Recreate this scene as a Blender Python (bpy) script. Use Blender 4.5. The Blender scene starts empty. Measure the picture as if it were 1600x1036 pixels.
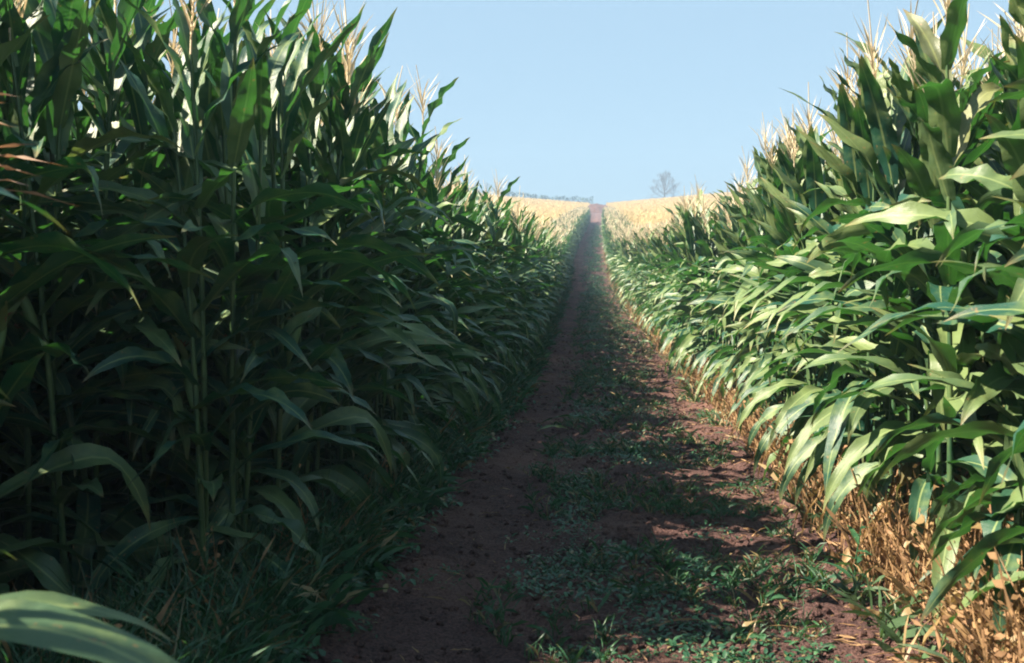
import bpy, math, random
import numpy as np
from mathutils import Vector, Matrix

R = math.radians
random.seed(11)
rng = np.random.default_rng(11)
SC = bpy.context.scene
COL = SC.collection

# ------------------------------------------------------------------ camera
cam_d = bpy.data.cameras.new("camera")
cam = bpy.data.objects.new("camera", cam_d)
COL.objects.link(cam)
SC.camera = cam
cam_d.lens = 35.0
cam_d.sensor_width = 36.0
cam_d.clip_start = 0.05
cam_d.clip_end = 6000
cam.location = (0, 0, 1.42)
cam.rotation_euler = (R(90 - 4.89), 0, R(4.96))
cam_d.dof.use_dof = True
cam_d.dof.focus_distance = 7.0
cam_d.dof.aperture_fstop = 5.0

# ------------------------------------------------------------------ sky, sun, exposure
SUN_EL, SUN_AZ = 45.0, 257.0          # azimuth clockwise from +Y (the lane's direction): the sun stands to the left
wd = bpy.data.worlds.new("World")
SC.world = wd
wd.use_nodes = True
nt = wd.node_tree
nt.nodes.clear()
sky = nt.nodes.new('ShaderNodeTexSky')
sky.sky_type = 'NISHITA'
sky.sun_disc = False
sky.sun_elevation = R(SUN_EL)
sky.sun_rotation = R(SUN_AZ)
sky.air_density = 1.0
sky.dust_density = 0.35
sky.ozone_density = 2.2
bg = nt.nodes.new('ShaderNodeBackground')
bg.inputs['Strength'].default_value = 0.05
wo = nt.nodes.new('ShaderNodeOutputWorld')
even = nt.nodes.new('ShaderNodeMix')      # thin even summer veil: evens the sky out towards a soft blue
even.data_type = 'RGBA'
even.inputs[0].default_value = 0.84
even.inputs[7].default_value = (2.12, 3.14, 3.98, 1)
nt.links.new(sky.outputs[0], even.inputs[6])
nt.links.new(even.outputs[2], bg.inputs[0])
nt.links.new(bg.outputs[0], wo.inputs[0])
sun_d = bpy.data.lights.new("sun", 'SUN')
sun_d.energy = 5.0
sun_d.angle = R(0.55)
sun_d.color = (1.0, 0.87, 0.68)
sun = bpy.data.objects.new("sun", sun_d)
COL.objects.link(sun)
_sd = Vector((math.sin(R(SUN_AZ)) * math.cos(R(SUN_EL)), math.cos(R(SUN_AZ)) * math.cos(R(SUN_EL)), math.sin(R(SUN_EL))))
sun.rotation_euler = _sd.to_track_quat('Z', 'Y').to_euler()
sun.location = (-10, 0, 12)
SC.view_settings.view_transform = 'Standard'
SC.view_settings.look = 'None'
SC.view_settings.exposure = 2.1
SC.view_settings.gamma = 1.0
SC.cycles.max_bounces = 8
SC.cycles.diffuse_bounces = 3
SC.cycles.transmission_bounces = 4
SC.cycles.volume_bounces = 0
SC.cycles.filter_width = 1.9

# ------------------------------------------------------------------ terrain functions
_Y = [-40, 0, 4.5, 8.7, 15.5, 30, 49, 60, 74, 110, 168, 230, 290, 340, 420, 600, 3000]
_Z = [.10, 0, -.06, -.35, -.63, -.78, -.64, -.15, .71, 2.5, 5.2, 8.6, 11.7, 13.0, 11.5, 6.0, -10]
_C = [.04, .04, .06, .20, .17, -.10, -.40, -.48, -.55, -.5, -.3, -.3, -.3, -.3, -.3, -.3, -.3]


def _smooth(tab):
    yy = np.arange(-60, 3001, 0.5)
    z = np.interp(yy, _Y, tab)
    for k, lim in ((9, 0), (25, 40), (61, 120)):
        pad = np.pad(z, k, mode='edge')
        s = np.convolve(pad, np.ones(2 * k + 1) / (2 * k + 1), 'valid')
        w = np.clip((yy - lim) / (lim * .5 + 4), 0, 1)
        z = z * (1 - w) + s * w
    return yy, z


_ZY, _ZZ = _smooth(_Z)
_CY, _CC = _smooth(_C)


def lane_c(y):
    return np.interp(y, _CY, _CC)


def terrain(x, y):
    z = np.interp(y, _ZY, _ZZ)
    far = np.clip((np.asarray(y, float) - 60) / 140, 0, 1)
    far = far * far * (3 - 2 * far)
    lx = np.abs(x - lane_c(y))
    return z + far * .085 * np.clip(lx - 3, 0, 90)


_perm = rng.random((256, 256))


def vnoise(x, y, s):
    x = np.asarray(x, float) / s + 500.3
    y = np.asarray(y, float) / s + 311.7
    xi = np.floor(x).astype(int)
    yi = np.floor(y).astype(int)
    fx = x - xi
    fy = y - yi
    fx = fx * fx * (3 - 2 * fx)
    fy = fy * fy * (3 - 2 * fy)
    a = _perm[xi % 256, yi % 256]
    b = _perm[(xi + 1) % 256, yi % 256]
    c = _perm[xi % 256, (yi + 1) % 256]
    d = _perm[(xi + 1) % 256, (yi + 1) % 256]
    return (a * (1 - fx) + b * fx) * (1 - fy) + (c * (1 - fx) + d * fx) * fy


LEFT_W, RIGHT_W = 1.60, 1.40          # the first corn row's distance from the lane's middle


def relief(x, y):
    """height of the lane's own soil above the terrain: wheel tracks, a weedy middle ridge, clods"""
    u = x - lane_c(y)
    z = 0.02 + .05 * np.exp(-((u - .1) / .38) ** 2) - .02 * np.exp(-((u + .62) / .22) ** 2)
    z = z + .04 * np.clip(np.abs(u) - .95, 0, 1)
    z = z + .045 * (vnoise(x, y, .45) - .5) + .034 * (vnoise(x, y, .16) - .5) + .022 * (vnoise(x, y, .06) - .5)
    cl = np.clip(vnoise(x, y * 1.3, .10) - .62, 0, 1) * .09 * (1 - .7 * np.exp(-((u + .62) / .3) ** 2))
    return z + cl + .012


def gz(x, y):
    x = np.asarray(x, float)
    y = np.asarray(y, float)
    inl = np.abs(x - lane_c(y)) < 2.0
    return terrain(x, y) + np.where(inl, relief(x, y), 0)


# ------------------------------------------------------------------ materials
def new_mat(name):
    m = bpy.data.materials.new(name)
    m.use_nodes = True
    m.node_tree.nodes.clear()
    return m, m.node_tree.nodes, m.node_tree.links


def attr(n, name):
    a = n.new('ShaderNodeAttribute')
    a.attribute_name = name
    return a


def mixc(n, l, fac, a, b, blend='MIX'):
    m = n.new('ShaderNodeMix')
    m.data_type = 'RGBA'
    m.blend_type = blend
    for i, v in ((0, fac), (6, a), (7, b)):
        if isinstance(v, (int, float)):
            m.inputs[i].default_value = v
        elif isinstance(v, tuple):
            m.inputs[i].default_value = (*v, 1) if len(v) == 3 else v
        else:
            l.new(v, m.inputs[i])
    return m.outputs[2]


def ramp(n, l, src, p0, p1, c0=(0, 0, 0), c1=(1, 1, 1)):
    r = n.new('ShaderNodeValToRGB')
    r.color_ramp.elements[0].position = p0
    r.color_ramp.elements[1].position = p1
    r.color_ramp.elements[0].color = (*c0, 1)
    r.color_ramp.elements[1].color = (*c1, 1)
    l.new(src, r.inputs[0])
    return r.outputs[0]


def noise(n, l, scale, detail=3, vec=None, rough=.55):
    t = n.new('ShaderNodeTexNoise')
    t.inputs['Scale'].default_value = scale
    t.inputs['Detail'].default_value = detail
    t.inputs['Roughness'].default_value = rough
    if vec is not None:
        l.new(vec, t.inputs['Vector'])
    return t


def leafy(name, dark, light, trans, dryc, dryt, tmix, rough, spec, midrib=True):
    """leaf: colour from a per-leaf random value, a dryness value, veins and midrib by the blade's own UV"""
    m, n, l = new_mat(name)
    rnd = attr(n, 'rnd')
    dry = attr(n, 'dry')
    uv = n.new('ShaderNodeUVMap')
    geo = n.new('ShaderNodeTexCoord')
    base = mixc(n, l, ramp(n, l, rnd.outputs['Fac'], .14, 1.08), dark, light)
    ns = noise(n, l, 9, 3, geo.outputs['Object'])
    base = mixc(n, l, ramp(n, l, ns.outputs['Fac'], .48, .75), base, tuple(min(1, c * 1.2) for c in light))
    sep = n.new('ShaderNodeSeparateXYZ')
    l.new(uv.outputs[0], sep.inputs[0])
    if midrib:
        ab = n.new('ShaderNodeMath'); ab.operation = 'SUBTRACT'; ab.inputs[1].default_value = .5
        l.new(sep.outputs[0], ab.inputs[0])
        a2 = n.new('ShaderNodeMath'); a2.operation = 'ABSOLUTE'
        l.new(ab.outputs[0], a2.inputs[0])
        rib = ramp(n, l, a2.outputs[0], .025, .06, (1, 1, 1), (0, 0, 0))
        w = n.new('ShaderNodeTexWave')
        w.wave_type = 'BANDS'; w.bands_direction = 'X'
        w.inputs['Scale'].default_value = 7
        w.inputs['Distortion'].default_value = .6
        l.new(uv.outputs[0], w.inputs['Vector'])
        base = mixc(n, l, .18, base, mixc(n, l, w.outputs['Fac'], tuple(c * .6 for c in dark), light))
        base = mixc(n, l, rib, base, tuple(min(1, c * 1.15 + .02) for c in light))
    # dry towards the tip
    tip = ramp(n, l, sep.outputs[1], .87, 1.0)
    nd = noise(n, l, 14, 2, geo.outputs['Object'])
    tipm = n.new('ShaderNodeMath'); tipm.operation = 'MULTIPLY'
    l.new(tip, tipm.inputs[0]); l.new(nd.outputs['Fac'], tipm.inputs[1])
    dr = n.new('ShaderNodeMath'); dr.operation = 'ADD'; dr.use_clamp = True
    l.new(dry.outputs['Fac'], dr.inputs[0]); l.new(tipm.outputs[0], dr.inputs[1])
    if midrib:                           # brown flecks and scars on the blades
        fl = noise(n, l, 42, 2, geo.outputs['Object'])
        d2 = n.new('ShaderNodeMath'); d2.operation = 'MULTIPLY_ADD'; d2.use_clamp = True; d2.inputs[1].default_value = .6
        l.new(ramp(n, l, fl.outputs['Fac'], .68, .74), d2.inputs[0]); l.new(dr.outputs[0], d2.inputs[2])
        dr = d2
    dcol = mixc(n, l, nd.outputs['Fac'], tuple(c * .55 for c in dryc), dryc)
    base2 = mixc(n, l, dr.outputs[0], base, dcol)
    tr = mixc(n, l, dr.outputs[0], trans, dryt)
    p = n.new('ShaderNodeBsdfPrincipled')
    l.new(base2, p.inputs['Base Color'])
    p.inputs['Roughness'].default_value = rough
    p.inputs['Specular IOR Level'].default_value = spec
    bmp = n.new('ShaderNodeBump'); bmp.inputs['Strength'].default_value = .25; bmp.inputs['Distance'].default_value = .01
    nb = noise(n, l, 30, 2, geo.outputs['Object'])
    if midrib:
        mpg = n.new('ShaderNodeMapping'); mpg.inputs['Scale'].default_value = (26, 1.2, 1)
        l.new(uv.outputs[0], mpg.inputs[0])
        wb = noise(n, l, 1, 2, mpg.outputs[0])
        ad = n.new('ShaderNodeMath'); ad.operation = 'ADD'
        l.new(nb.outputs['Fac'], ad.inputs[0]); l.new(wb.outputs['Fac'], ad.inputs[1])
        l.new(ad.outputs[0], bmp.inputs['Height'])
    else:
        l.new(nb.outputs['Fac'], bmp.inputs['Height'])
    l.new(bmp.outputs[0], p.inputs['Normal'])
    t = n.new('ShaderNodeBsdfTranslucent')
    l.new(tr, t.inputs['Color'])
    mx = n.new('ShaderNodeMixShader'); mx.inputs[0].default_value = tmix
    o = n.new('ShaderNodeOutputMaterial')
    l.new(p.outputs[0], mx.inputs[1]); l.new(t.outputs[0], mx.inputs[2]); l.new(mx.outputs[0], o.inputs[0])
    return m


M_leaf = leafy('corn_leaf', (.002, .056, .045), (.145, .200, .074), (.05, .20, .03), (.31, .20, .09), (.40, .24, .09), .22, .43, .45)
M_weed = leafy('weed_leaf', (.012, .058, .032), (.036, .105, .045), (.06, .2, .04), (.35, .24, .12), (.3, .2, .1), .2, .5, .4, False)
M_straw = leafy('straw', (.18, .105, .055), (.34, .22, .11), (.5, .34, .15), (.34, .20, .11), (.4, .24, .12), .15, .6, .3, False)
M_tassel = leafy('tassel', (.48, .41, .28), (.68, .59, .44), (.6, .45, .25), (.62, .42, .20), (.6, .4, .2), .25, .7, .2, False)
M_ripe = leafy('ripe_crop', (.42, .36, .16), (.74, .60, .32), (.6, .5, .3), (.76, .60, .33), (.6, .5, .25), .2, .8, .1, False)
M_redtassel = leafy('bent_tassel', (.15, .08, .06), (.36, .24, .18), (.4, .25, .15), (.45, .31, .22), (.5, .25, .12), .2, .6, .3, False)
M_husk = leafy('ear_husk', (.05, .13, .045), (.14, .21, .08), (.3, .4, .1), (.5, .38, .2), (.5, .35, .15), .15, .5, .4, False)


def plain(name, c0, c1, scale, rough=.6, bump=0., spec=.3, vecscale=None):
    m, n, l = new_mat(name)
    tc = n.new('ShaderNodeTexCoord')
    v = tc.outputs['Object']
    if vecscale:
        mp = n.new('ShaderNodeMapping')
        mp.inputs['Scale'].default_value = vecscale
        l.new(v, mp.inputs[0]); v = mp.outputs[0]
    t = noise(n, l, scale, 4, v)
    c = mixc(n, l, ramp(n, l, t.outputs['Fac'], .35, .68), c0, c1)
    p = n.new('ShaderNodeBsdfPrincipled')
    l.new(c, p.inputs['Base Color'])
    p.inputs['Roughness'].default_value = rough
    p.inputs['Specular IOR Level'].default_value = spec
    if bump:
        b = n.new('ShaderNodeBump'); b.inputs['Strength'].default_value = bump; b.inputs['Distance'].default_value = .02
        l.new(t.outputs['Fac'], b.inputs['Height']); l.new(b.outputs[0], p.inputs['Normal'])
    o = n.new('ShaderNodeOutputMaterial')
    l.new(p.outputs[0], o.inputs[0])
    return m


M_stalk = plain('corn_stalk', (.018, .062, .030), (.085, .135, .05), 6, .45, .1, .4, (6, 6, 1))
M_silk = plain('corn_silk', (.16, .05, .03), (.34, .13, .07), 30, .7)
M_bark = plain('bark', (.09, .09, .09), (.16, .15, .15), 3, .9)
M_hedge = plain('hedge_leaves', (.03, .06, .03), (.06, .09, .04), 2, .9)


def soil(name, c0, c1, c2):
    m, n, l = new_mat(name)
    tc = n.new('ShaderNodeTexCoord')
    a = noise(n, l, .9, 5, tc.outputs['Object'])
    b = noise(n, l, 14, 6, tc.outputs['Object'], .65)
    c = noise(n, l, 70, 4, tc.outputs['Object'], .7)
    col = mixc(n, l, ramp(n, l, b.outputs['Fac'], .35, .65), c0, c1)
    col = mixc(n, l, ramp(n, l, a.outputs['Fac'], .45, .7), col, c2)
    col = mixc(n, l, .45, col, mixc(n, l, ramp(n, l, c.outputs['Fac'], .35, .65), tuple(k * .4 for k in c0), tuple(k * 1.2 for k in c2)))
    p = n.new('ShaderNodeBsdfPrincipled')
    l.new(col, p.inputs['Base Color'])
    p.inputs['Roughness'].default_value = .95
    p.inputs['Specular IOR Level'].default_value = .15
    s = n.new('ShaderNodeMath'); s.operation = 'ADD'
    l.new(b.outputs['Fac'], s.inputs[0]); l.new(c.outputs['Fac'], s.inputs[1])
    bm = n.new('ShaderNodeBump'); bm.inputs['Strength'].default_value = 1.0; bm.inputs['Distance'].default_value = .035
    l.new(s.outputs[0], bm.inputs['Height']); l.new(bm.outputs[0], p.inputs['Normal'])
    o = n.new('ShaderNodeOutputMaterial')
    l.new(p.outputs[0], o.inputs[0])
    return m


M_soil = soil('lane_soil', (.036, .024, .029), (.105, .058, .060), (.235, .130, .108))
M_bank = soil('bank_earth', (.05, .024, .022), (.10, .045, .038), (.17, .085, .06))
M_field = soil('field_soil', (.15, .085, .05), (.30, .19, .11), (.36, .25, .14))


# ------------------------------------------------------------------ mesh batches (numpy)
class Batch:
    """collects quads and triangles with uv, rnd and dry; builds ONE mesh object"""

    def __init__(self):
        self.v, self.q, self.uv, self.r, self.d, self.m, self.n = [], [], [], [], [], [], 0

    def add(self, v, q, uv=None, rnd=.5, dry=0., mat=0):
        v = np.asarray(v, np.float32).reshape(-1, 3)
        q = np.asarray(q, np.int64).reshape(-1, 4)
        k = len(v)
        self.v.append(v)
        self.q.append(q + self.n)
        self.uv.append(np.full((k, 2), .3, np.float32) if uv is None else np.asarray(uv, np.float32))
        self.r.append(np.broadcast_to(np.asarray(rnd, np.float32), (k,)))
        self.d.append(np.broadcast_to(np.asarray(dry, np.float32), (k,)))
        self.m.append(np.full(len(q), mat, np.int32))
        self.n += k

    def arrays(self):
        return tuple(np.concatenate(a) for a in (self.v, self.q, self.uv, self.r, self.d, self.m))

    def extend(self, arr, M=None, T=None, drnd=0., ddry=0.):
        v, q, uv, r, d, m = arr
        if M is not None:
            v = v @ M.T
        if T is not None:
            v = v + T
        self.v.append(v.astype(np.float32)); self.q.append(q + self.n); self.uv.append(uv)
        self.r.append(np.clip(r + drnd, 0, 1).astype(np.float32)); self.d.append(np.clip(d + ddry, 0, 1).astype(np.float32)); self.m.append(m)
        self.n += len(v)

    def mesh(self, name, mats):
        v, q, uv, r, d, m = self.arrays()
        me = bpy.data.meshes.new(name)
        nf = len(q)
        me.vertices.add(len(v))
        me.vertices.foreach_set('co', v.ravel())
        me.loops.add(nf * 4)
        me.loops.foreach_set('vertex_index', q.ravel().astype(np.int32))
        me.polygons.add(nf)
        me.polygons.foreach_set('loop_start', np.arange(0, nf * 4, 4, dtype=np.int32))
        me.polygons.foreach_set('material_index', m)
        me.update(calc_edges=True)
        me.shade_smooth()
        u = me.uv_layers.new(name='UVMap')
        u.data.foreach_set('uv', uv[q.ravel()].ravel().astype(np.float32))
        for nm, a in (('rnd', r), ('dry', d)):
            at = me.attributes.new(nm, 'FLOAT', 'POINT')
            at.data.foreach_set('value', np.ascontiguousarray(a, dtype=np.float32))
        for x in mats:
            me.materials.append(x)
        return me

    def build(self, name, mats, parent=None):
        o = bpy.data.objects.new(name, self.mesh(name, mats))
        COL.objects.link(o)
        if parent is not None:
            o.parent = parent
        return o


def tag(o, label=None, cat=None, group=None, kind=None):
    if label: o['label'] = label
    if cat: o['category'] = cat
    if group: o['group'] = group
    if kind: o['kind'] = kind
    return o


def grid_quads(nu, nv):
    """nu x nv vertices, row-major with nv fastest"""
    i, j = np.meshgrid(np.arange(nu - 1), np.arange(nv - 1), indexing='ij')
    a = i * nv + j
    return np.stack([a, a + 1, a + nv + 1, a + nv], -1).reshape(-1, 4)


def tube(path, rad, k=6, closed_tip=True):
    path = np.asarray(path, float)
    n = len(path)
    rad = np.broadcast_to(np.asarray(rad, float), (n,))
    t = np.gradient(path, axis=0)
    t /= np.linalg.norm(t, axis=1)[:, None] + 1e-9
    ref = np.where(np.abs(t[:, 2:3]) > .8, [[1., 0, 0]], [[0, 0, 1.]])
    a = np.cross(t, ref); a /= np.linalg.norm(a, axis=1)[:, None] + 1e-9
    b = np.cross(t, a)
    ang = np.linspace(0, 2 * math.pi, k + 1)
    v = path[:, None] + rad[:, None, None] * (np.cos(ang)[None, :, None] * a[:, None] + np.sin(ang)[None, :, None] * b[:, None])
    uv = np.stack(np.broadcast_arrays(np.linspace(0, .4, k + 1)[None, :], np.linspace(0, .9, n)[:, None]), -1)
    return v.reshape(-1, 3), grid_quads(n, k + 1), uv.reshape(-1, 2)


def blade(L, W, az, e0, e1, ns=12, nc=4, side=0., twist=0., fold=.35, rip=.012, origin=(0, 0, 0), power=1.0, kink=None, base=.45):
    """an arching strap leaf: azimuth az, elevation from e0 at the stalk to e1 at the tip (radians)"""
    s = np.linspace(0, 1, ns + 1)
    el = e0 + (e1 - e0) * s ** power
    if kink:
        el = el - kink[1] / (1 + np.exp(-(s - kink[0]) * 40))
    a = az + side * s ** 1.5
    d = np.stack([np.cos(el) * np.cos(a), np.cos(el) * np.sin(a), np.sin(el)], -1)
    P = np.zeros((ns + 1, 3))
    P[1:] = np.cumsum((d[1:] + d[:-1]) / 2 * (L / ns), axis=0)
    P += np.asarray(origin)
    lat = np.stack([-np.sin(a), np.cos(a), np.zeros_like(a)], -1)
    nor = np.cross(d, lat)
    tw = twist * s
    ct, st = np.cos(tw)[:, None], np.sin(tw)[:, None]
    lat2 = lat * ct + nor * st
    nor2 = -lat * st + nor * ct
    w = W * .5 * (np.minimum(1, base + (1 - base) * (s / .28)) if base < 1 else 1) * np.clip(1 - ((s - .28).clip(0) / .72) ** 2.1, 0.012, 1)
    c = np.linspace(-1, 1, nc + 1)
    ph1, ph2 = random.uniform(0, 6), random.uniform(0, 6)
    k1 = random.uniform(2.2, 4.0) * 2 * math.pi
    V = P[:, None] + lat2[:, None] * (w[:, None] * c[None, :])[..., None]
    lift = fold * (1 - .6 * s)[:, None] * w[:, None] * (np.abs(c)[None, :] ** 1.3)
    rp = rip * np.where(c[None, :] > 0, np.sin(k1 * s + ph1)[:, None], np.sin(k1 * 1.1 * s + ph2)[:, None]) * (np.abs(c) ** 2)[None, :] * np.clip(np.sin(np.pi * s), 0, 1)[:, None]
    V = V + nor2[:, None] * (lift + rp)[..., None]
    uv = np.stack(np.broadcast_arrays(((c + 1) / 2)[None, :], s[:, None]), -1)
    return V.reshape(-1, 3), grid_quads(ns + 1, nc + 1), uv.reshape(-1, 2), P


# ------------------------------------------------------------------ ground and lane
def sheet(name, xs, ys, zf, mat):
    X, Y = np.meshgrid(xs, ys, indexing='ij')
    b = Batch()
    b.add(np.stack([X, Y, zf(X, Y)], -1).reshape(-1, 3), grid_quads(len(xs), len(ys))[:, ::-1])
    return tag(b.build(name, [mat]), kind='structure')


gx = np.concatenate([-np.geomspace(2500, 6, 50), np.linspace(-5.5, 5.5, 23), np.geomspace(6, 2500, 50)])
gy = np.concatenate([[-1500, -400, -100, -40, -20], np.arange(-10, 60, 1.), np.geomspace(60, 3000, 140)])
sheet('ground', gx, gy, lambda X, Y: terrain(X, Y) - .045 - .0, M_field)
ys = [-2.5]
while ys[-1] < 330:
    ys.append(ys[-1] + max(.028, .0065 * ys[-1]))
ys = np.array(ys)
us = np.linspace(-1.95, 1.95, 170)
U, Y = np.meshgrid(us, ys, indexing='ij')
X = U * (1 + .5 * np.clip((Y - 190) / 40, 0, 1)) + lane_c(Y)
b = Batch()
edge = np.clip((1.95 - np.abs(U)) / .15, 0, 1)
b.add(np.stack([X, Y, terrain(X, Y) + relief(X, Y) * edge - .06 * (1 - edge)], -1).reshape(-1, 3), grid_quads(*U.shape)[:, ::-1])
tag(b.build('path', [M_soil]), kind='structure')


# ------------------------------------------------------------------ corn plant variants
def tassel_arrays(z0, H, far=False, lean=0.):
    b = Batch()
    n = 15 if not far else 6
    L = H
    ln = lean
    pts = [(ln * t * t * .5, 0, z0 + L * t) for t in np.linspace(0, 1, 5)]
    v, q, uv = tube(pts, np.linspace(.0045, .0025, 5) * (1.8 if far else 1), 3)
    b.add(v, q, uv, random.random(), 0)
    for i in range(n):
        a = i * 2.4 + random.uniform(-.4, .4)
        t0 = .12 + .38 * i / n
        e = random.uniform(.95, 1.38)
        e1 = random.uniform(.55, 1.35)
        l = random.uniform(.16, .27)
        v, q, uv, _ = blade(l, .008 if not far else .02, a, e, e1, 4 if not far else 2, 2 if not far else 1, 0, random.uniform(0, 3), .8, 0,
                            (ln * t0 * t0 * .5, 0, z0 + L * t0), base=1)
        b.add(v, q, uv, random.random(), 0)
    return b.arrays()


class PlantSpec:
    pass


def make_spec(kind=0):
    """the numbers of one corn plant, so that near and far versions share them"""
    s = PlantSpec()
    green = kind == 0
    s.H = random.uniform(1.92, 2.2)
    s.bend = (random.uniform(-.13, .13), random.uniform(-.13, .13))
    s.leaves = []
    LS, WS = (.80, .74) if green else (.76, .84)
    nl = random.randint(23, 26)
    for i in range(nl):
        t = i / (nl - 1)
        z = (.14 if green else .31) + (s.H - (.20 if green else .37)) * t ** (1.18 if green else .95)
        az = (0 if i % 2 == 0 else math.pi) + random.gauss(0, .62)
        L = .90 * (.58 + .42 * math.sin(math.pi * min(1, .15 + t * .85) ** 1.1)) * random.uniform(.7, 1.15)
        W = (.072 + .046 * math.sin(math.pi * (.10 + .66 * t))) * random.uniform(.85, 1.12)
        if t > (.80 if green else .70):    # upright top leaves, like spears
            e0, e1, pw = random.uniform(1.05, 1.35), random.uniform(.35, 1.15), 1.6
            L *= .88
        elif t > .25:
            e0, e1, pw = random.uniform(.6, 1.0), random.uniform(*((-.95, .55) if green else (-1.35, .45))), random.uniform(.8, 1.4)
            L *= .92
        else:
            e0, e1, pw = random.uniform(.2, .7), random.uniform(-1.5, -1.1), .7
        L *= LS
        W *= WS
        dry = 0.
        if green: dry = 0.
        elif t < .08: dry = random.uniform(.7, 1)
        elif t < .16: dry = random.choice([0, 0, .1, .5, .8])
        if t > .3 and random.random() < .012: dry = .25
        if dry > .4: W *= .55
        if t > .80: L *= 1.18
        kink = (random.uniform(.4, .75), random.uniform(.5, 1.3)) if random.random() < .32 and t < .85 else None
        s.leaves.append(dict(L=L, W=W, az=az, e0=e0, e1=e1, power=pw, side=random.gauss(0, .6 if t < .8 else .2), twist=random.gauss(0, 1.05 if t < .8 else .5),
                             fold=random.uniform(.2, .6), rip=random.uniform(.008, .024), z=z, dry=dry, rnd=random.random() ** (1.6 if green else 1) * (.75 if green else 1), kink=kink,  # green kind leans darker: the left wall's shade put into its leaf colour
                             seed=random.random()))
    s.tassel = random.random() < .75
    s.tH = random.uniform(.34, .48)
    s.lean = random.uniform(-.2, .2)
    s.ear = random.random() < .6
    s.earz = random.uniform(.85, 1.2)
    return s


def axis_at(s, z):
    t = z / s.H
    return (s.bend[0] * t * t, s.bend[1] * t * t, z)


def stalk_arrays(s, k=7):
    b = Batch()
    zs = np.linspace(0, s.H, 14 if k > 4 else 4)
    zs[0] = -.08
    pts = [axis_at(s, z) for z in zs]
    rad = np.linspace(.0135, .006, len(zs))
    if k > 4:
        rad = rad * np.where(np.arange(len(zs)) % 2 == 0, 1.1, .92)
    v, q, uv = tube(pts, rad, k)
    b.add(v, q, uv, .5, 0)
    return b.arrays()


def leaf_arrays(s, lf, ns, nc):
    b = Batch()
    st = random.getstate(); random.seed(lf['seed'])
    v, q, uv, _ = blade(lf['L'], lf['W'], lf['az'], lf['e0'], lf['e1'], ns, nc, lf['side'], lf['twist'], lf['fold'], lf['rip'] if ns > 6 else 0,
                        axis_at(s, lf['z']), lf['power'], lf['kink'])
    random.setstate(st)
    b.add(v, q, uv, lf['rnd'], lf['dry'])
    return b.arrays()


def ear_arrays(s):
    b = Batch()
    a = random.uniform(0, 6.28)
    o = np.array(axis_at(s, s.earz))
    d = np.array([math.cos(a) * .35, math.sin(a) * .35, .93])
    t = np.linspace(0, 1, 8)
    pts = o + d * (t[:, None] * .24) + np.array([math.cos(a), math.sin(a), 0]) * .022
    v, q, uv = tube(pts, .021 * np.sin(np.pi * (.12 + t * .83)) ** .7, 8)
    b.add(v, q, uv, random.random(), 0)
    for k in range(3):                   # husk leaf tips
        v, q, uv, _ = blade(.16, .035, a + k * 2.1, 1.2, .6, 5, 2, 0, 0, .5, 0, pts[5])
        b.add(v, q, uv, .6, .2)
    e = Batch()
    for k in range(14):
        v, q, uv, _ = blade(random.uniform(.05, .09), .006, random.uniform(0, 6.28), random.uniform(.6, 1.3), random.uniform(-1.2, .3), 4, 1, 0, 0, 0, 0, pts[-1], base=1)
        e.add(v, q, uv, .5, 0)
    return b.arrays(), e.arrays()


def solo(arr, name, mats):
    b = Batch(); b.extend(arr)
    return b.mesh(name, mats)


NVAR = 14
SPECS = [make_spec(0 if i < 7 else 1) for i in range(NVAR)]   # the first seven are green to the ground, the others dry at the foot
VAR = []          # for each variant: a list of (part name, mesh, [sub-parts])
LOD1, LOD2 = [], []   # joined arrays for the dense crop: material order leaf, stalk, tassel, husk, silk


def remat(arr, k):
    a = list(arr); a[5] = np.full_like(arr[5], k); return tuple(a)


for s in SPECS:
    parts = [('stalk', solo(stalk_arrays(s), 'stalk', [M_stalk]), [])]
    fol = Batch()
    for lf in s.leaves:
        la = leaf_arrays(s, lf, 14, 4)
        parts.append(('leaf', solo(la, 'leaf', [M_leaf]), []))
    top = axis_at(s, s.H)
    ta = tassel_arrays(0, s.tH, lean=s.lean)
    ta = (ta[0] + np.array(top, np.float32),) + ta[1:]
    if s.tassel:
        parts.append(('tassel', solo(ta, 'tassel', [M_tassel]), []))
    ea = ear_arrays(s)
    if s.ear:
        parts.append(('ear', solo(ea[0], 'ear', [M_husk]), [('silk', solo(ea[1], 'silk', [M_silk]))]))
    VAR.append(parts)
    b1, b2 = Batch(), Batch()
    b1.extend(remat(stalk_arrays(s, 5), 1)); b2.extend(remat(stalk_arrays(s, 3), 1))
    for i, lf in enumerate(s.leaves):
        b1.extend(leaf_arrays(s, lf, 9, 2))
        b2.extend(leaf_arrays(s, lf, 5, 1))
    if s.tassel or True:
        b1.extend(remat(ta, 2))
        tf = tassel_arrays(0, s.tH, True, s.lean)
        b2.extend(remat((tf[0] + np.array(top, np.float32),) + tf[1:], 2))
    if s.ear:
        b1.extend(remat(ea[0], 3)); b1.extend(remat(ea[1], 4))
    LOD1.append(b1.arrays()); LOD2.append(b2.arrays())


def rotm(rz, sc, tx=0., ty=0.):
    c, s_ = math.cos(rz), math.sin(rz)
    Rz = np.array([[c, -s_, 0], [s_, c, 0], [0, 0, 1]])
    cx, sx, cy, sy = math.cos(tx), math.sin(tx), math.cos(ty), math.sin(ty)
    Rx = np.array([[1, 0, 0], [0, cx, -sx], [0, sx, cx]])
    Ry = np.array([[cy, 0, sy], [0, 1, 0], [-sy, 0, cy]])
    return (Ry @ Rx @ Rz) * sc


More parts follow.
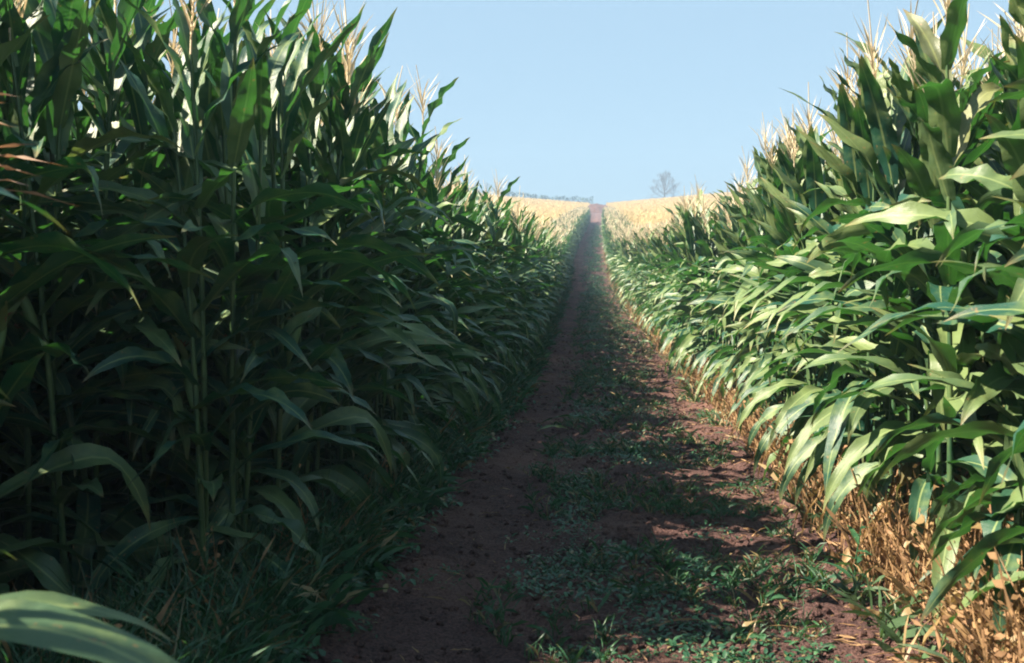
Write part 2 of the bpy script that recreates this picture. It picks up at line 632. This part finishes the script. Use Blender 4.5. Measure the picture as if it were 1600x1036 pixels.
# ------------------------------------------------------------------ planting
ROW, GAP = .58, .128
NEARX = {(-1, 0): 14.0, (1, 0): 13.6, (-1, 1): 9.0, (1, 1): 8.6}   # how far individual plants run in each row
plants = []        # (x, y, rz, scale, side, row)
crop = Batch()
rgen = random.Random(5)
for side in (-1, 1):
    nrow = 10
    for row in range(nrow):
        y = -2.6 + rgen.uniform(0, .2)
        off = (LEFT_W if side < 0 else RIGHT_W) + row * ROW
        lim = 172 if row < 3 else 55
        while y < lim:
            y += GAP * rgen.uniform(.75, 1.25) * (1 if y < 45 else 1.5) * (1 if row < 2 else 1.2)
            x = float(lane_c(y)) + side * (off + rgen.gauss(0, .05))
            if row == 0 and rgen.random() < .04:
                continue
            rz = rgen.gauss(0, .75 if side < 0 else 1.0) + (math.pi if rgen.random() < .5 else 0)
            if side < 0 and row == 0 and y < 5.5:
                rz = rgen.gauss(.6, .7)
            sc = rgen.uniform(.89, 1.08) * (1.03 + .028 * min(row, 4)) * (1.03 + .10 * min(1, max(0, (8.6 - y) / 3)) if side < 0 else 1.03)
            near0 = (3.5 if row == 0 else 2.8) if side < 0 else 1.6
            if (side, row) in NEARX and near0 < y < NEARX[(side, row)]:
                if side > 0 and y < 2.7 and row == 0:
                    continue
                plants.append((x, y, rz, sc, side, row))
                continue
            if side < 0 and row > 1 and -.8 < y < 1.5 and rgen.random() < .72:
                continue
            if side < 0 and row > 1 and rgen.random() < .2:
                continue
            if side < 0 and row < 2 and -.6 < y <= near0:
                continue
            arr = (LOD1 if y < 38 else LOD2)[rgen.randrange(7) + (7 if side > 0 and row < 3 else 0)]
            crop.extend(arr, rotm(rz, sc, rgen.gauss(0, .04), rgen.gauss(0, .04) - side * .03), np.array([x, y, float(terrain(x, y)) - .02]),
                        rgen.uniform(-.2, .2))
o = crop.build('corn_crop', [M_leaf, M_stalk, M_tassel, M_husk, M_silk])
tag(o, 'dense rows of tall tasselled green corn stretching away behind the nearest plants on both sides of the lane', 'corn crop', kind='stuff')

ORD = ['nearest', 'second', 'third', 'fourth', 'fifth', 'sixth', 'seventh', 'eighth', 'ninth', 'tenth', 'eleventh', 'twelfth']


def place_plant(var, x, y, rz, sc, label, group, tilt=(0, 0)):
    root = bpy.data.objects.new('corn_plant', None)
    COL.objects.link(root)
    root.empty_display_size = .1
    root.location = (x, y, float(terrain(x, y)) - .02)
    root.rotation_euler = (tilt[0], tilt[1], rz)
    root.scale = (sc, sc, sc)
    tag(root, label, 'corn plant', group)
    for nm, me, subs in VAR[var]:
        p = bpy.data.objects.new(nm, me)
        COL.objects.link(p); p.parent = root
        for sn, sm in subs:
            q = bpy.data.objects.new(sn, sm)
            COL.objects.link(q); q.parent = p
    return root


plants.sort(key=lambda p: p[1])
print('individual plants', len(plants), 'crop faces', sum(len(q) for q in crop.q))
cnt = {}
for (x, y, rz, sc, side, row) in plants[:]:
    k = cnt.get((side, row), 0)
    cnt[(side, row)] = k + 1
    wall = 'shaded left' if side < 0 else 'sunlit right'
    band = 'beside the camera' if y < 4 else 'near end' if y < 8 else 'middle stretch' if y < 13 else 'where the lane begins narrowing'
    if row == 0 and k < 12:
        label = f'tall corn plant, {ORD[k]} {"to" if k == 0 else "from"} the viewer in the front row of the {wall} wall'
    else:
        label = f'green corn plant, {"front" if row == 0 else "second"} row of {wall} wall, {band}'
    place_plant(rgen.randrange(7) + (7 if side > 0 else 0), x, y, rz, sc, label, f'corn plants in the {"front" if row == 0 else "second"} row of the {wall} wall',
                (rgen.gauss(0, .03), rgen.gauss(0, .03) - side * .03))

# the plant beside the camera whose pale sunlit leaf arches across the lower left corner
root = bpy.data.objects.new('corn_plant', None)
COL.objects.link(root)
root.location = (-1.24, 1.30, float(terrain(-1.24, 1.30)) - .01)
tag(root, 'corn plant at the lower left corner with one large pale sunlit leaf arching over', 'corn plant')
s0 = make_spec(); s0.bend = (0, 0)
q = bpy.data.objects.new('stalk', solo(stalk_arrays(s0), 'stalk', [M_stalk])); COL.objects.link(q); q.parent = root
SP = [dict(L=.93, W=.118, az=.16, e0=.72, e1=-1.5, power=1.35, side=-.05, twist=.25, fold=.25, rip=.006, z=.735, dry=0, rnd=.42, kink=None, seed=.3),
      dict(L=.66, W=.07, az=.62, e0=.62, e1=-.75, power=1.2, side=-.1, twist=.3, fold=.35, rip=.006, z=.76, dry=0, rnd=.5, kink=None, seed=.4)]
for i in range(9):
    SP.append(dict(L=.6, W=.08, az=-1.75 + random.uniform(-.3, .3) + (2.9 if i % 2 else 0), e0=.9, e1=-.7, power=1, side=.2, twist=.3, fold=.4, rip=.01, z=.3 + i * .16, dry=0, rnd=random.random(), kink=None, seed=random.random()))
for lf in SP:
    q = bpy.data.objects.new('leaf', solo(leaf_arrays(s0, lf, 18, 4), 'leaf', [M_leaf])); COL.objects.link(q); q.parent = root
ta = tassel_arrays(s0.H, .35)
q = bpy.data.objects.new('tassel', solo(ta, 'tassel', [M_tassel])); COL.objects.link(q); q.parent = root



def special(label, x, y, H, leaves, tilt=(0, 0), tassel=True):
    root = bpy.data.objects.new('corn_plant', None)
    COL.objects.link(root)
    root.location = (x, y, float(terrain(x, y)) - .02)
    root.rotation_euler = (tilt[0], tilt[1], 0)
    tag(root, label, 'corn plant')
    s1 = make_spec(); s1.bend = (0, 0); s1.H = H
    q = bpy.data.objects.new('stalk', solo(stalk_arrays(s1), 'stalk', [M_stalk])); COL.objects.link(q); q.parent = root
    for lf in leaves:
        d = dict(az=0, e0=.8, e1=-.7, power=1, side=.2, twist=.3, fold=.4, rip=.01, dry=0, rnd=random.random(), kink=None, seed=random.random())
        d.update(lf)
        q = bpy.data.objects.new('leaf', solo(leaf_arrays(s1, d, 18, 4), 'leaf', [M_leaf])); COL.objects.link(q); q.parent = root
    if tassel:
        q = bpy.data.objects.new('tassel', solo(tassel_arrays(H, .4), 'tassel', [M_tassel])); COL.objects.link(q); q.parent = root
    return root


# a short plant at the left edge whose reddish tassel has bent over towards the lane
rt = special('short corn plant at the left edge with a bent over reddish brown tassel', -1.66, 2.3, 1.95,
             [dict(L=.6, W=.08, z=.4 + .15 * i, az=2.2 + 2.0 * (i % 2) + random.uniform(-.3, .3)) for i in range(9)], tassel=False)
b = Batch()
for k in range(10):
    v, q, uv, _ = blade(random.uniform(.18, .33), .012, random.uniform(-.25, .25), random.uniform(-.15, .35), random.uniform(-.35, .1), 9, 2, 0, random.uniform(-1, 1), .9, .006,
                        (.0 + .008 * k, random.uniform(-.03, .03), 1.72 + random.uniform(-.12, .1)), base=.8)
    b.add(v, q, uv, random.random(), random.uniform(.5, 1))
b.build('tassel', [M_redtassel], rt)
# a plant in the right wall with one dark leaf hanging straight down over the dry grass
special('corn plant in the right wall with a dark leaf hanging straight down over dry grass', 1.34, 5.05, 2.15,
        [dict(L=.74, W=.10, z=.92, az=-2.25, e0=.5, e1=-1.5, power=.42, side=-.1, twist=.15, rnd=.15, rip=.008),
         dict(L=.8, W=.095, z=.95, az=3.3, e0=.75, e1=-1.1, rnd=.7)] +
        [dict(L=.75, W=.095, z=.95 + .13 * i, az=-.3 + math.pi * (i % 2) + random.gauss(0, .5), e0=.9 + .05 * i, e1=random.uniform(-.9, .2) + .1 * i, twist=random.gauss(0, .8)) for i in range(9)])

# ------------------------------------------------------------------ distant ripe crop on the far slope
dc = Batch()
clumps = []
for k in range(10):
    b = Batch()
    for j in range(5):
        ox, oy = random.uniform(-.3, .3), random.uniform(-.3, .3)
        h = random.uniform(1.9, 2.2)
        for i in range(4):
            v, q, uv, _ = blade(random.uniform(.35, .6), .07, random.uniform(0, 6.28), random.uniform(.7, 1.3), random.uniform(-.6, .6), 3, 1, origin=(ox, oy, h - .5 + .12 * i))
            b.add(v, q, uv, random.random(), .25)
        for i in range(4):
            v, q, uv, _ = blade(random.uniform(.25, .45), .03, random.uniform(0, 6.28), random.uniform(1.0, 1.5), random.uniform(.4, 1.3), 2, 1, origin=(ox, oy, h), base=1)
            b.add(v, q, uv, random.random(), .3, 1)
    v, q, uv = tube([(0, 0, 0), (0, 0, 1.9)], .03, 3)
    b.add(v, q, uv, .3, .6)
    clumps.append(b.arrays())
y = 22.
while y < 345:
    st = .62 + y * .0022
    half = 14 + y * .22
    xs_ = np.arange(-half, half, st)
    for x0 in xs_:
        x = x0 + rgen.uniform(-.3, .3)
        lx = abs(x - float(lane_c(y)))
        inner = LEFT_W + (10 if y < 55 else 3) * ROW if y < 172 else 2.6
        if lx < inner:
            continue
        yy = y + rgen.uniform(-.3, .3)
        dc.extend(clumps[rgen.randrange(10)], rotm(rgen.uniform(0, 6.28), rgen.uniform(.92, 1.08)), np.array([x, yy, float(terrain(x, yy))]),
                  rgen.uniform(-.3, .3), min(.8, max(0, (y - 25) / 50)))
    y += st
o = dc.build('distant_crop', [M_ripe, M_ripe])
tag(o, 'pale golden tasselled crop covering the far slope up to the skyline', 'crop', kind='stuff')
print('distant faces', sum(len(q) for q in dc.q))

# ------------------------------------------------------------------ weeds, grass, litter along the lane (nobody could count them)
def scatter(n, y0, y1, u0, u1, p=1.6):
    t = rng.random(n)
    y = y0 + (y1 - y0) * t ** p
    u = u0 + (u1 - u0) * rng.random(n)
    return u, y


wd_ = Batch()
wv = []
for k in range(8):
    b = Batch()
    for j in range(random.randint(8, 14)):
        a = random.uniform(0, 6.28)
        L = random.uniform(.014, .036)
        v, q, uv, _ = blade(L, L * random.uniform(.35, .6), a, random.uniform(.2, 1.2), random.uniform(-.6, .2), 3, 2, fold=.3, rip=0,
                            origin=(random.gauss(0, .035), random.gauss(0, .035), random.uniform(.0, .03)))
        b.add(v, q, uv, random.random(), 0 if random.random() < .93 else .7)
    wv.append(b.arrays())
gv = []
for k in range(8):
    b = Batch()
    for j in range(10):
        a = random.uniform(0, 6.28)
        v, q, uv, _ = blade(random.uniform(.07, .2), .005, a, random.uniform(.8, 1.5), random.uniform(-.4, .9), 4, 1, origin=(random.uniform(-.03, .03), random.uniform(-.03, .03), 0), base=1)
        b.add(v, q, uv, random.random(), 0 if random.random() < .85 else .8)
    gv.append(b.arrays())


def sow(batch, arrs, u, y, sc0, sc1, keep, dd=0.):
    x = u + lane_c(y)
    z = gz(x, y)
    for i in range(len(u)):
        if keep is not None and rgen.random() > keep[i]:
            continue
        batch.extend(arrs[rgen.randrange(len(arrs))], rotm(rgen.uniform(0, 6.28), rgen.uniform(sc0, sc1) * (1 + y[i] * .015)), np.array([x[i], y[i], z[i]]),
                     rgen.uniform(-.3, .3), dd)


u, y = scatter(46000, 2.4, 45, -1.2, 1.15)
x = u + lane_c(y)
mk = np.clip(1.25 - np.abs(u + .12) / .66, 0, 1) * np.clip((vnoise(x, y * .6, .42) - .43) * 2.6, 0, .45)
mk = np.maximum(mk, np.clip((vnoise(x, y, .3) - .72) * 3, 0, .6))
mk *= np.clip(1.5 - u / .7, .35, 1)
mk *= np.where(np.abs(u + .68) < .25, .12, 1)
sow(wd_, wv, u, y, .4, 1.15, mk)
u, y = scatter(5500, 2.4, 40, -.6, .95)
x = u + lane_c(y)
sow(wd_, gv, u, y, .3, .9, np.clip((vnoise(x, y, .4) - .4) * 2, 0, 1))
u, y = scatter(13000, 2.2, 50, -1.95, -1.12)
x = u + lane_c(y)
sow(wd_, wv, u, y, .9, 2.6, np.clip((vnoise(x, y, .5) - .25) * 2, 0, 1) * np.clip((-.86 - u) / .2, .15, 1))
u, y = scatter(7000, 2.2, 60, -1.95, -1.1)
sow(wd_, gv, u, y, .6, 1.9, np.clip((-1.0 - u) / .5, .1, .8))
u, y = scatter(7000, 40, 150, -.75, .95, 1.2)
x = u + lane_c(y)
sow(wd_, wv, u, y, 1.2, 2.2, np.clip(1.25 - np.abs(u - .18) / .6, 0, 1) * np.clip((vnoise(x, y * .4, .5) - .3) * 2.5, 0, .8) * np.clip((150 - y) / 60, .15, 1))
tv = []
for k in range(8):
    b = Batch()
    for j in range(7):
        v, q, uv, _ = blade(random.uniform(.28, .75), .007, random.uniform(0, 6.28), random.uniform(1.15, 1.5), random.uniform(-.3, 1.2), 6, 1, origin=(random.uniform(-.06, .06), random.uniform(-.06, .06), 0), base=1)
        b.add(v, q, uv, random.random(), 0 if random.random() < .9 else .5)
    tv.append(b.arrays())
u, y = scatter(3200, 2.4, 60, -1.75, -1.22)
sow(wd_, tv, u, y, .3, .75, None)
u, y = scatter(450, 2.6, 60, 1.0, 1.7)
sow(wd_, gv, u, y, .8, 1.9, None, .1)
tag(wd_.build('ground_weeds', [M_weed]), 'low green weeds and grass growing over the middle and left edge of the lane', 'weeds', kind='stuff')

dg = Batch()
dv = []
for k in range(12):
    b = Batch()
    for j in range(9):
        a = random.uniform(0, 6.28)
        ox, oy = random.uniform(-.05, .05), random.uniform(-.05, .05)
        L = random.uniform(.14, .5)
        v, q, uv, P = blade(L, .0038, a, random.uniform(1.15, 1.55), random.uniform(.3, 1.45), 5, 1, origin=(ox, oy, 0), base=1)
        rr, dd = random.random(), random.choice([0, 0, .3, .7, 1])
        b.add(v, q, uv, rr, dd)
        if j < 3:
            for i in range(5):
                v, q, uv, _ = blade(random.uniform(.015, .035), .003, random.uniform(0, 6.28), random.uniform(.3, 1.2), 0, 2, 1, origin=P[-1] - (P[-1] - P[-2]) * i * .6, base=.7)
                b.add(v, q, uv, rr, dd)
    dv.append(b.arrays())
u, y = scatter(8000, 2.6, 70, 1.08, 1.8, 1.5)
x = u + lane_c(y)
kp = np.clip((u - 1.0) / .3, .05, 1) * np.clip((vnoise(x, y, .6) - .2) * 2.2, .15, 1)
sow(dg, dv, u, y, .55, 1.15, kp)
u, y = scatter(200, 2.6, 60, -1.75, -1.25, 1.5)
sow(dg, dv, u, y, .5, 1.0, None)
tag(dg.build('dry_grass', [M_straw]), 'dry straw coloured grass standing along the foot of the right corn wall', 'dry grass', kind='stuff')

lt = Batch()
lv = []
for k in range(14):
    b = Batch()
    L = random.uniform(.05, .28)
    v, q, uv, _ = blade(L, random.choice([.003, .004, .005, .007, .012]), 0, random.uniform(-.1, .5), random.uniform(-.5, .1), 6, 2, side=random.gauss(0, .5), twist=random.gauss(0, 1.4), fold=.5, rip=.004, origin=(0, 0, .006))
    b.add(v, q, uv, random.random(), random.choice([0, .4, .9]))
    lv.append(b.arrays())
u, y = scatter(11000, 2.4, 45, -1.1, 1.6)
x = u + lane_c(y)
sow(lt, lv, u, y, .5, 1.2, np.clip(.12 + .9 * np.clip((u - .35) / .7, 0, 1), 0, 1))
tag(lt.build('leaf_litter', [M_straw]), 'scraps of dead corn leaf and straw lying on the lane', 'leaf litter', kind='stuff')

cl = Batch()
cv = []
for k in range(8):
    b = Batch()
    ph, th = np.meshgrid(np.linspace(.02, math.pi - .02, 5), np.linspace(0, 2 * math.pi, 7), indexing='ij')
    rr = 1 + .5 * (rng.random(ph.shape) - .5)
    rr[:, -1] = rr[:, 0]
    v = np.stack([rr * np.sin(ph) * np.cos(th), rr * np.sin(ph) * np.sin(th) * random.uniform(.6, 1), rr * np.cos(ph) * .55], -1)
    b.add(v.reshape(-1, 3), grid_quads(*ph.shape))
    cv.append(b.arrays())
u, y = scatter(14000, 2.2, 26, -1.5, 1.6)
x = u + lane_c(y)
z = gz(x, y)
for i in range(len(u)):
    s_ = .005 + .024 * rgen.random() ** 3 + .0003 * y[i]
    if abs(u[i] + .65) < .25 and rgen.random() < .6:
        continue
    cl.extend(cv[rgen.randrange(8)], rotm(rgen.uniform(0, 6.28), s_), np.array([x[i], y[i], z[i] + s_ * .2]))
tag(cl.build('soil_crumbs', [M_soil]), 'crumbs and clods of reddish soil scattered on the lane', 'soil crumbs', kind='stuff')

# ------------------------------------------------------------------ fallen leaves and single weeds one can point at
def fallen(x, y, rz, L, W, rnd, dry, label, side=.5, tw=1.2):
    b = Batch()
    v, q, uv, _ = blade(L, W, 0, .45, -.55, 14, 4, side, tw, .5, .008, (0, 0, .0))
    v[:, 2] += .012 - v[:, 2].min()
    b.add(v, q, uv, rnd, dry)
    o = b.build('fallen_leaf', [M_leaf])
    o.location = (x, y, float(gz(x, y)))
    o.rotation_euler = (0, 0, rz)
    tag(o, label, 'leaf', 'fallen corn leaves lying on the lane')


fallen(-.86, 8.3, 2.6, .42, .05, .95, .25, 'pale fallen leaf lying on the left wheel track beside the dark weeds')
fallen(-.56, 9.2, .3, .36, .035, 1., .1, 'thin light green fallen leaf on the bare left track, farther than the pale one')
fallen(.0, 9.3, 3.0, .60, .06, .2, 0, 'long dark green fallen leaf arching over the weeds in the middle of the lane', .3, .4)
fallen(-1.12, 3.75, .2, .16, .02, 1, .6, 'small whitish leaf scrap on the left track nearest the viewer')
fallen(.95, 4.2, .5, .5, .03, .5, .4, 'long narrow leaf lying at the foot of the dry grass on the right')
fallen(.35, 10.2, .35, .45, .03, .9, .6, 'dry yellowish fallen leaf lying across the right track in a sun patch')


def weed(x, y, H, n, label, wide=.02):
    root = bpy.data.objects.new('weed_plant', None)
    COL.objects.link(root)
    root.location = (x, y, float(gz(x, y)))
    tag(root, label, 'weed')
    b, f = Batch(), Batch()
    v, q, uv = tube([(0, 0, -.02), (.01, .01, H * .5), (.03, 0, H)], [.006, .004, .002], 5)
    b.add(v, q, uv, .6, 0)
    for i in range(n):
        z = H * (.08 + .9 * i / n)
        v, q, uv, _ = blade(random.uniform(.5, 1) * (.12 + H * .22) * (1.1 - .7 * i / n), wide, i * 2.4, random.uniform(.3, 1.0), random.uniform(-.7, .4), 6, 2, rip=.002, origin=(.03 * (z / H) ** 2, 0, z))
        f.add(v, q, uv, random.uniform(.4, 1), 0)
    b.build('stem', [M_weed], root); f.build('foliage', [M_weed], root)


weed(-1.28, 14.6, .85, 16, 'slender bright green weed standing at the edge of the left corn wall')
weed(-1.22, 4.1, .26, 22, 'bushy green weed at the foot of the left wall, nearest the viewer', .05)
weed(-1.32, 4.9, .3, 20, 'bushy green weed just behind the nearest one at the left wall', .045)
weed(1.12, 4.35, .34, 9, 'dark green weed leaning out of the dry grass on the right', .03)

# ------------------------------------------------------------------ the reddish bank of bare earth where the lane meets the skyline
bx, by = np.meshgrid(np.linspace(-4.2, 4.2, 43), np.linspace(-6, 6, 25), indexing='ij')
hh = 2.2 * np.clip(1 - (np.abs(bx) / 4.2) ** 3, 0, 1) * np.clip(1 - (by / 6) ** 2, 0, 1) * (.8 + .35 * vnoise(bx, by, 1.3)) + .25 * vnoise(bx, by, .5)
cx_, cy_ = float(lane_c(255)), 255.
b = Batch()
b.add(np.stack([bx + cx_, by + cy_, terrain(bx + cx_, by + cy_) - .1 + hh], -1).reshape(-1, 3), grid_quads(*bx.shape)[:, ::-1])
tag(b.build('earth_bank', [M_bank]), kind='structure')

# ------------------------------------------------------------------ far tree and hedge on the skyline
def bare_tree(x, y, H, spread, label):
    root = bpy.data.objects.new('bare_tree', None)
    COL.objects.link(root)
    root.location = (x, y, float(terrain(x, y)) - .2)
    tag(root, label, 'tree')
    tr, cr = Batch(), Batch()
    tips = []
    v, q, uv = tube([(0, 0, 0), (.1, 0, H * .25), (0, .1, H * .5), (.1, 0, H * .72)], [.38, .3, .22, .14], 8)
    tr.add(v, q, uv)

    def branch(p, a, e, L, r, dep):
        pts = [np.array(p, float)]
        for k in range(4):
            a += random.gauss(0, .16); e += random.gauss(.02, .12)
            pts.append(pts[-1] + np.array([math.cos(a) * math.cos(e), math.sin(a) * math.cos(e), math.sin(e)]) * L / 4)
        v, q, uv = tube(pts, np.linspace(r, r * .5, 5), 4)
        (tr if dep == 0 else cr).add(v, q, uv)
        if dep < 4:
            for k in range(4 if dep < 3 else 3):
                i = random.randint(2, 4)
                branch(pts[i], a + random.gauss(0, .8), e + random.gauss(0, .45), L * .6, max(.02, r * .5), dep + 1)
    for k in range(11):
        zz = H * (.38 + .034 * k)
        branch((0.05, 0, zz), k * 2.4, .25 + k * .09, spread * (.62 - k * .012), .15, 0)
    tr.build('trunk', [M_bark], root)
    cr.build('crown', [M_bark], root)


bare_tree(22.2, 345, 9.2, 6.2, 'lone bare round-crowned tree standing on the hazy skyline right of the lane')
hd = Batch()
for k in range(2600):
    t = random.random()
    x = -34 + 32 * t
    yy = 354 + random.gauss(0, 1.5)
    hgt = 4.2 + 1.6 * float(vnoise(x, 0, 7)) + 1.0 * float(vnoise(x, 9, 2.3))
    z = float(terrain(x, yy)) + hgt * random.random() ** .7
    v, q, uv, _ = blade(random.uniform(.5, .9), .5, random.uniform(0, 6.28), random.uniform(-1, 1.5), random.uniform(-1, 1), 2, 1, origin=(x, yy, z))
    hd.add(v, q, uv)
tag(hd.build('hedge', [M_hedge]), 'thin dark hedge along the skyline left of the lane', 'hedge', kind='stuff')

# ------------------------------------------------------------------ the air
HAZE = .0017
hm = bpy.data.materials.new('haze')
hm.use_nodes = True
hm.node_tree.nodes.clear()
pv = hm.node_tree.nodes.new('ShaderNodeVolumePrincipled')
pv.inputs['Color'].default_value = (.34, .50, .70, 1)
pv.inputs['Density'].default_value = HAZE
ho = hm.node_tree.nodes.new('ShaderNodeOutputMaterial')
hm.node_tree.links.new(pv.outputs[0], ho.inputs['Volume'])
x0, x1, y0, y1, z0, z1 = -170, 170, -12, 440, -3.0, 42
me = bpy.data.meshes.new('haze')
me.from_pydata([(x, y, z) for x in (x0, x1) for y in (y0, y1) for z in (z0, z1)], [],
               [(0, 1, 3, 2), (4, 6, 7, 5), (0, 4, 5, 1), (2, 3, 7, 6), (0, 2, 6, 4), (1, 5, 7, 3)])
me.materials.append(hm)
o = bpy.data.objects.new('haze', me)
COL.objects.link(o)
tag(o, 'thin pale summer haze over the far slope', 'haze', kind='stuff')
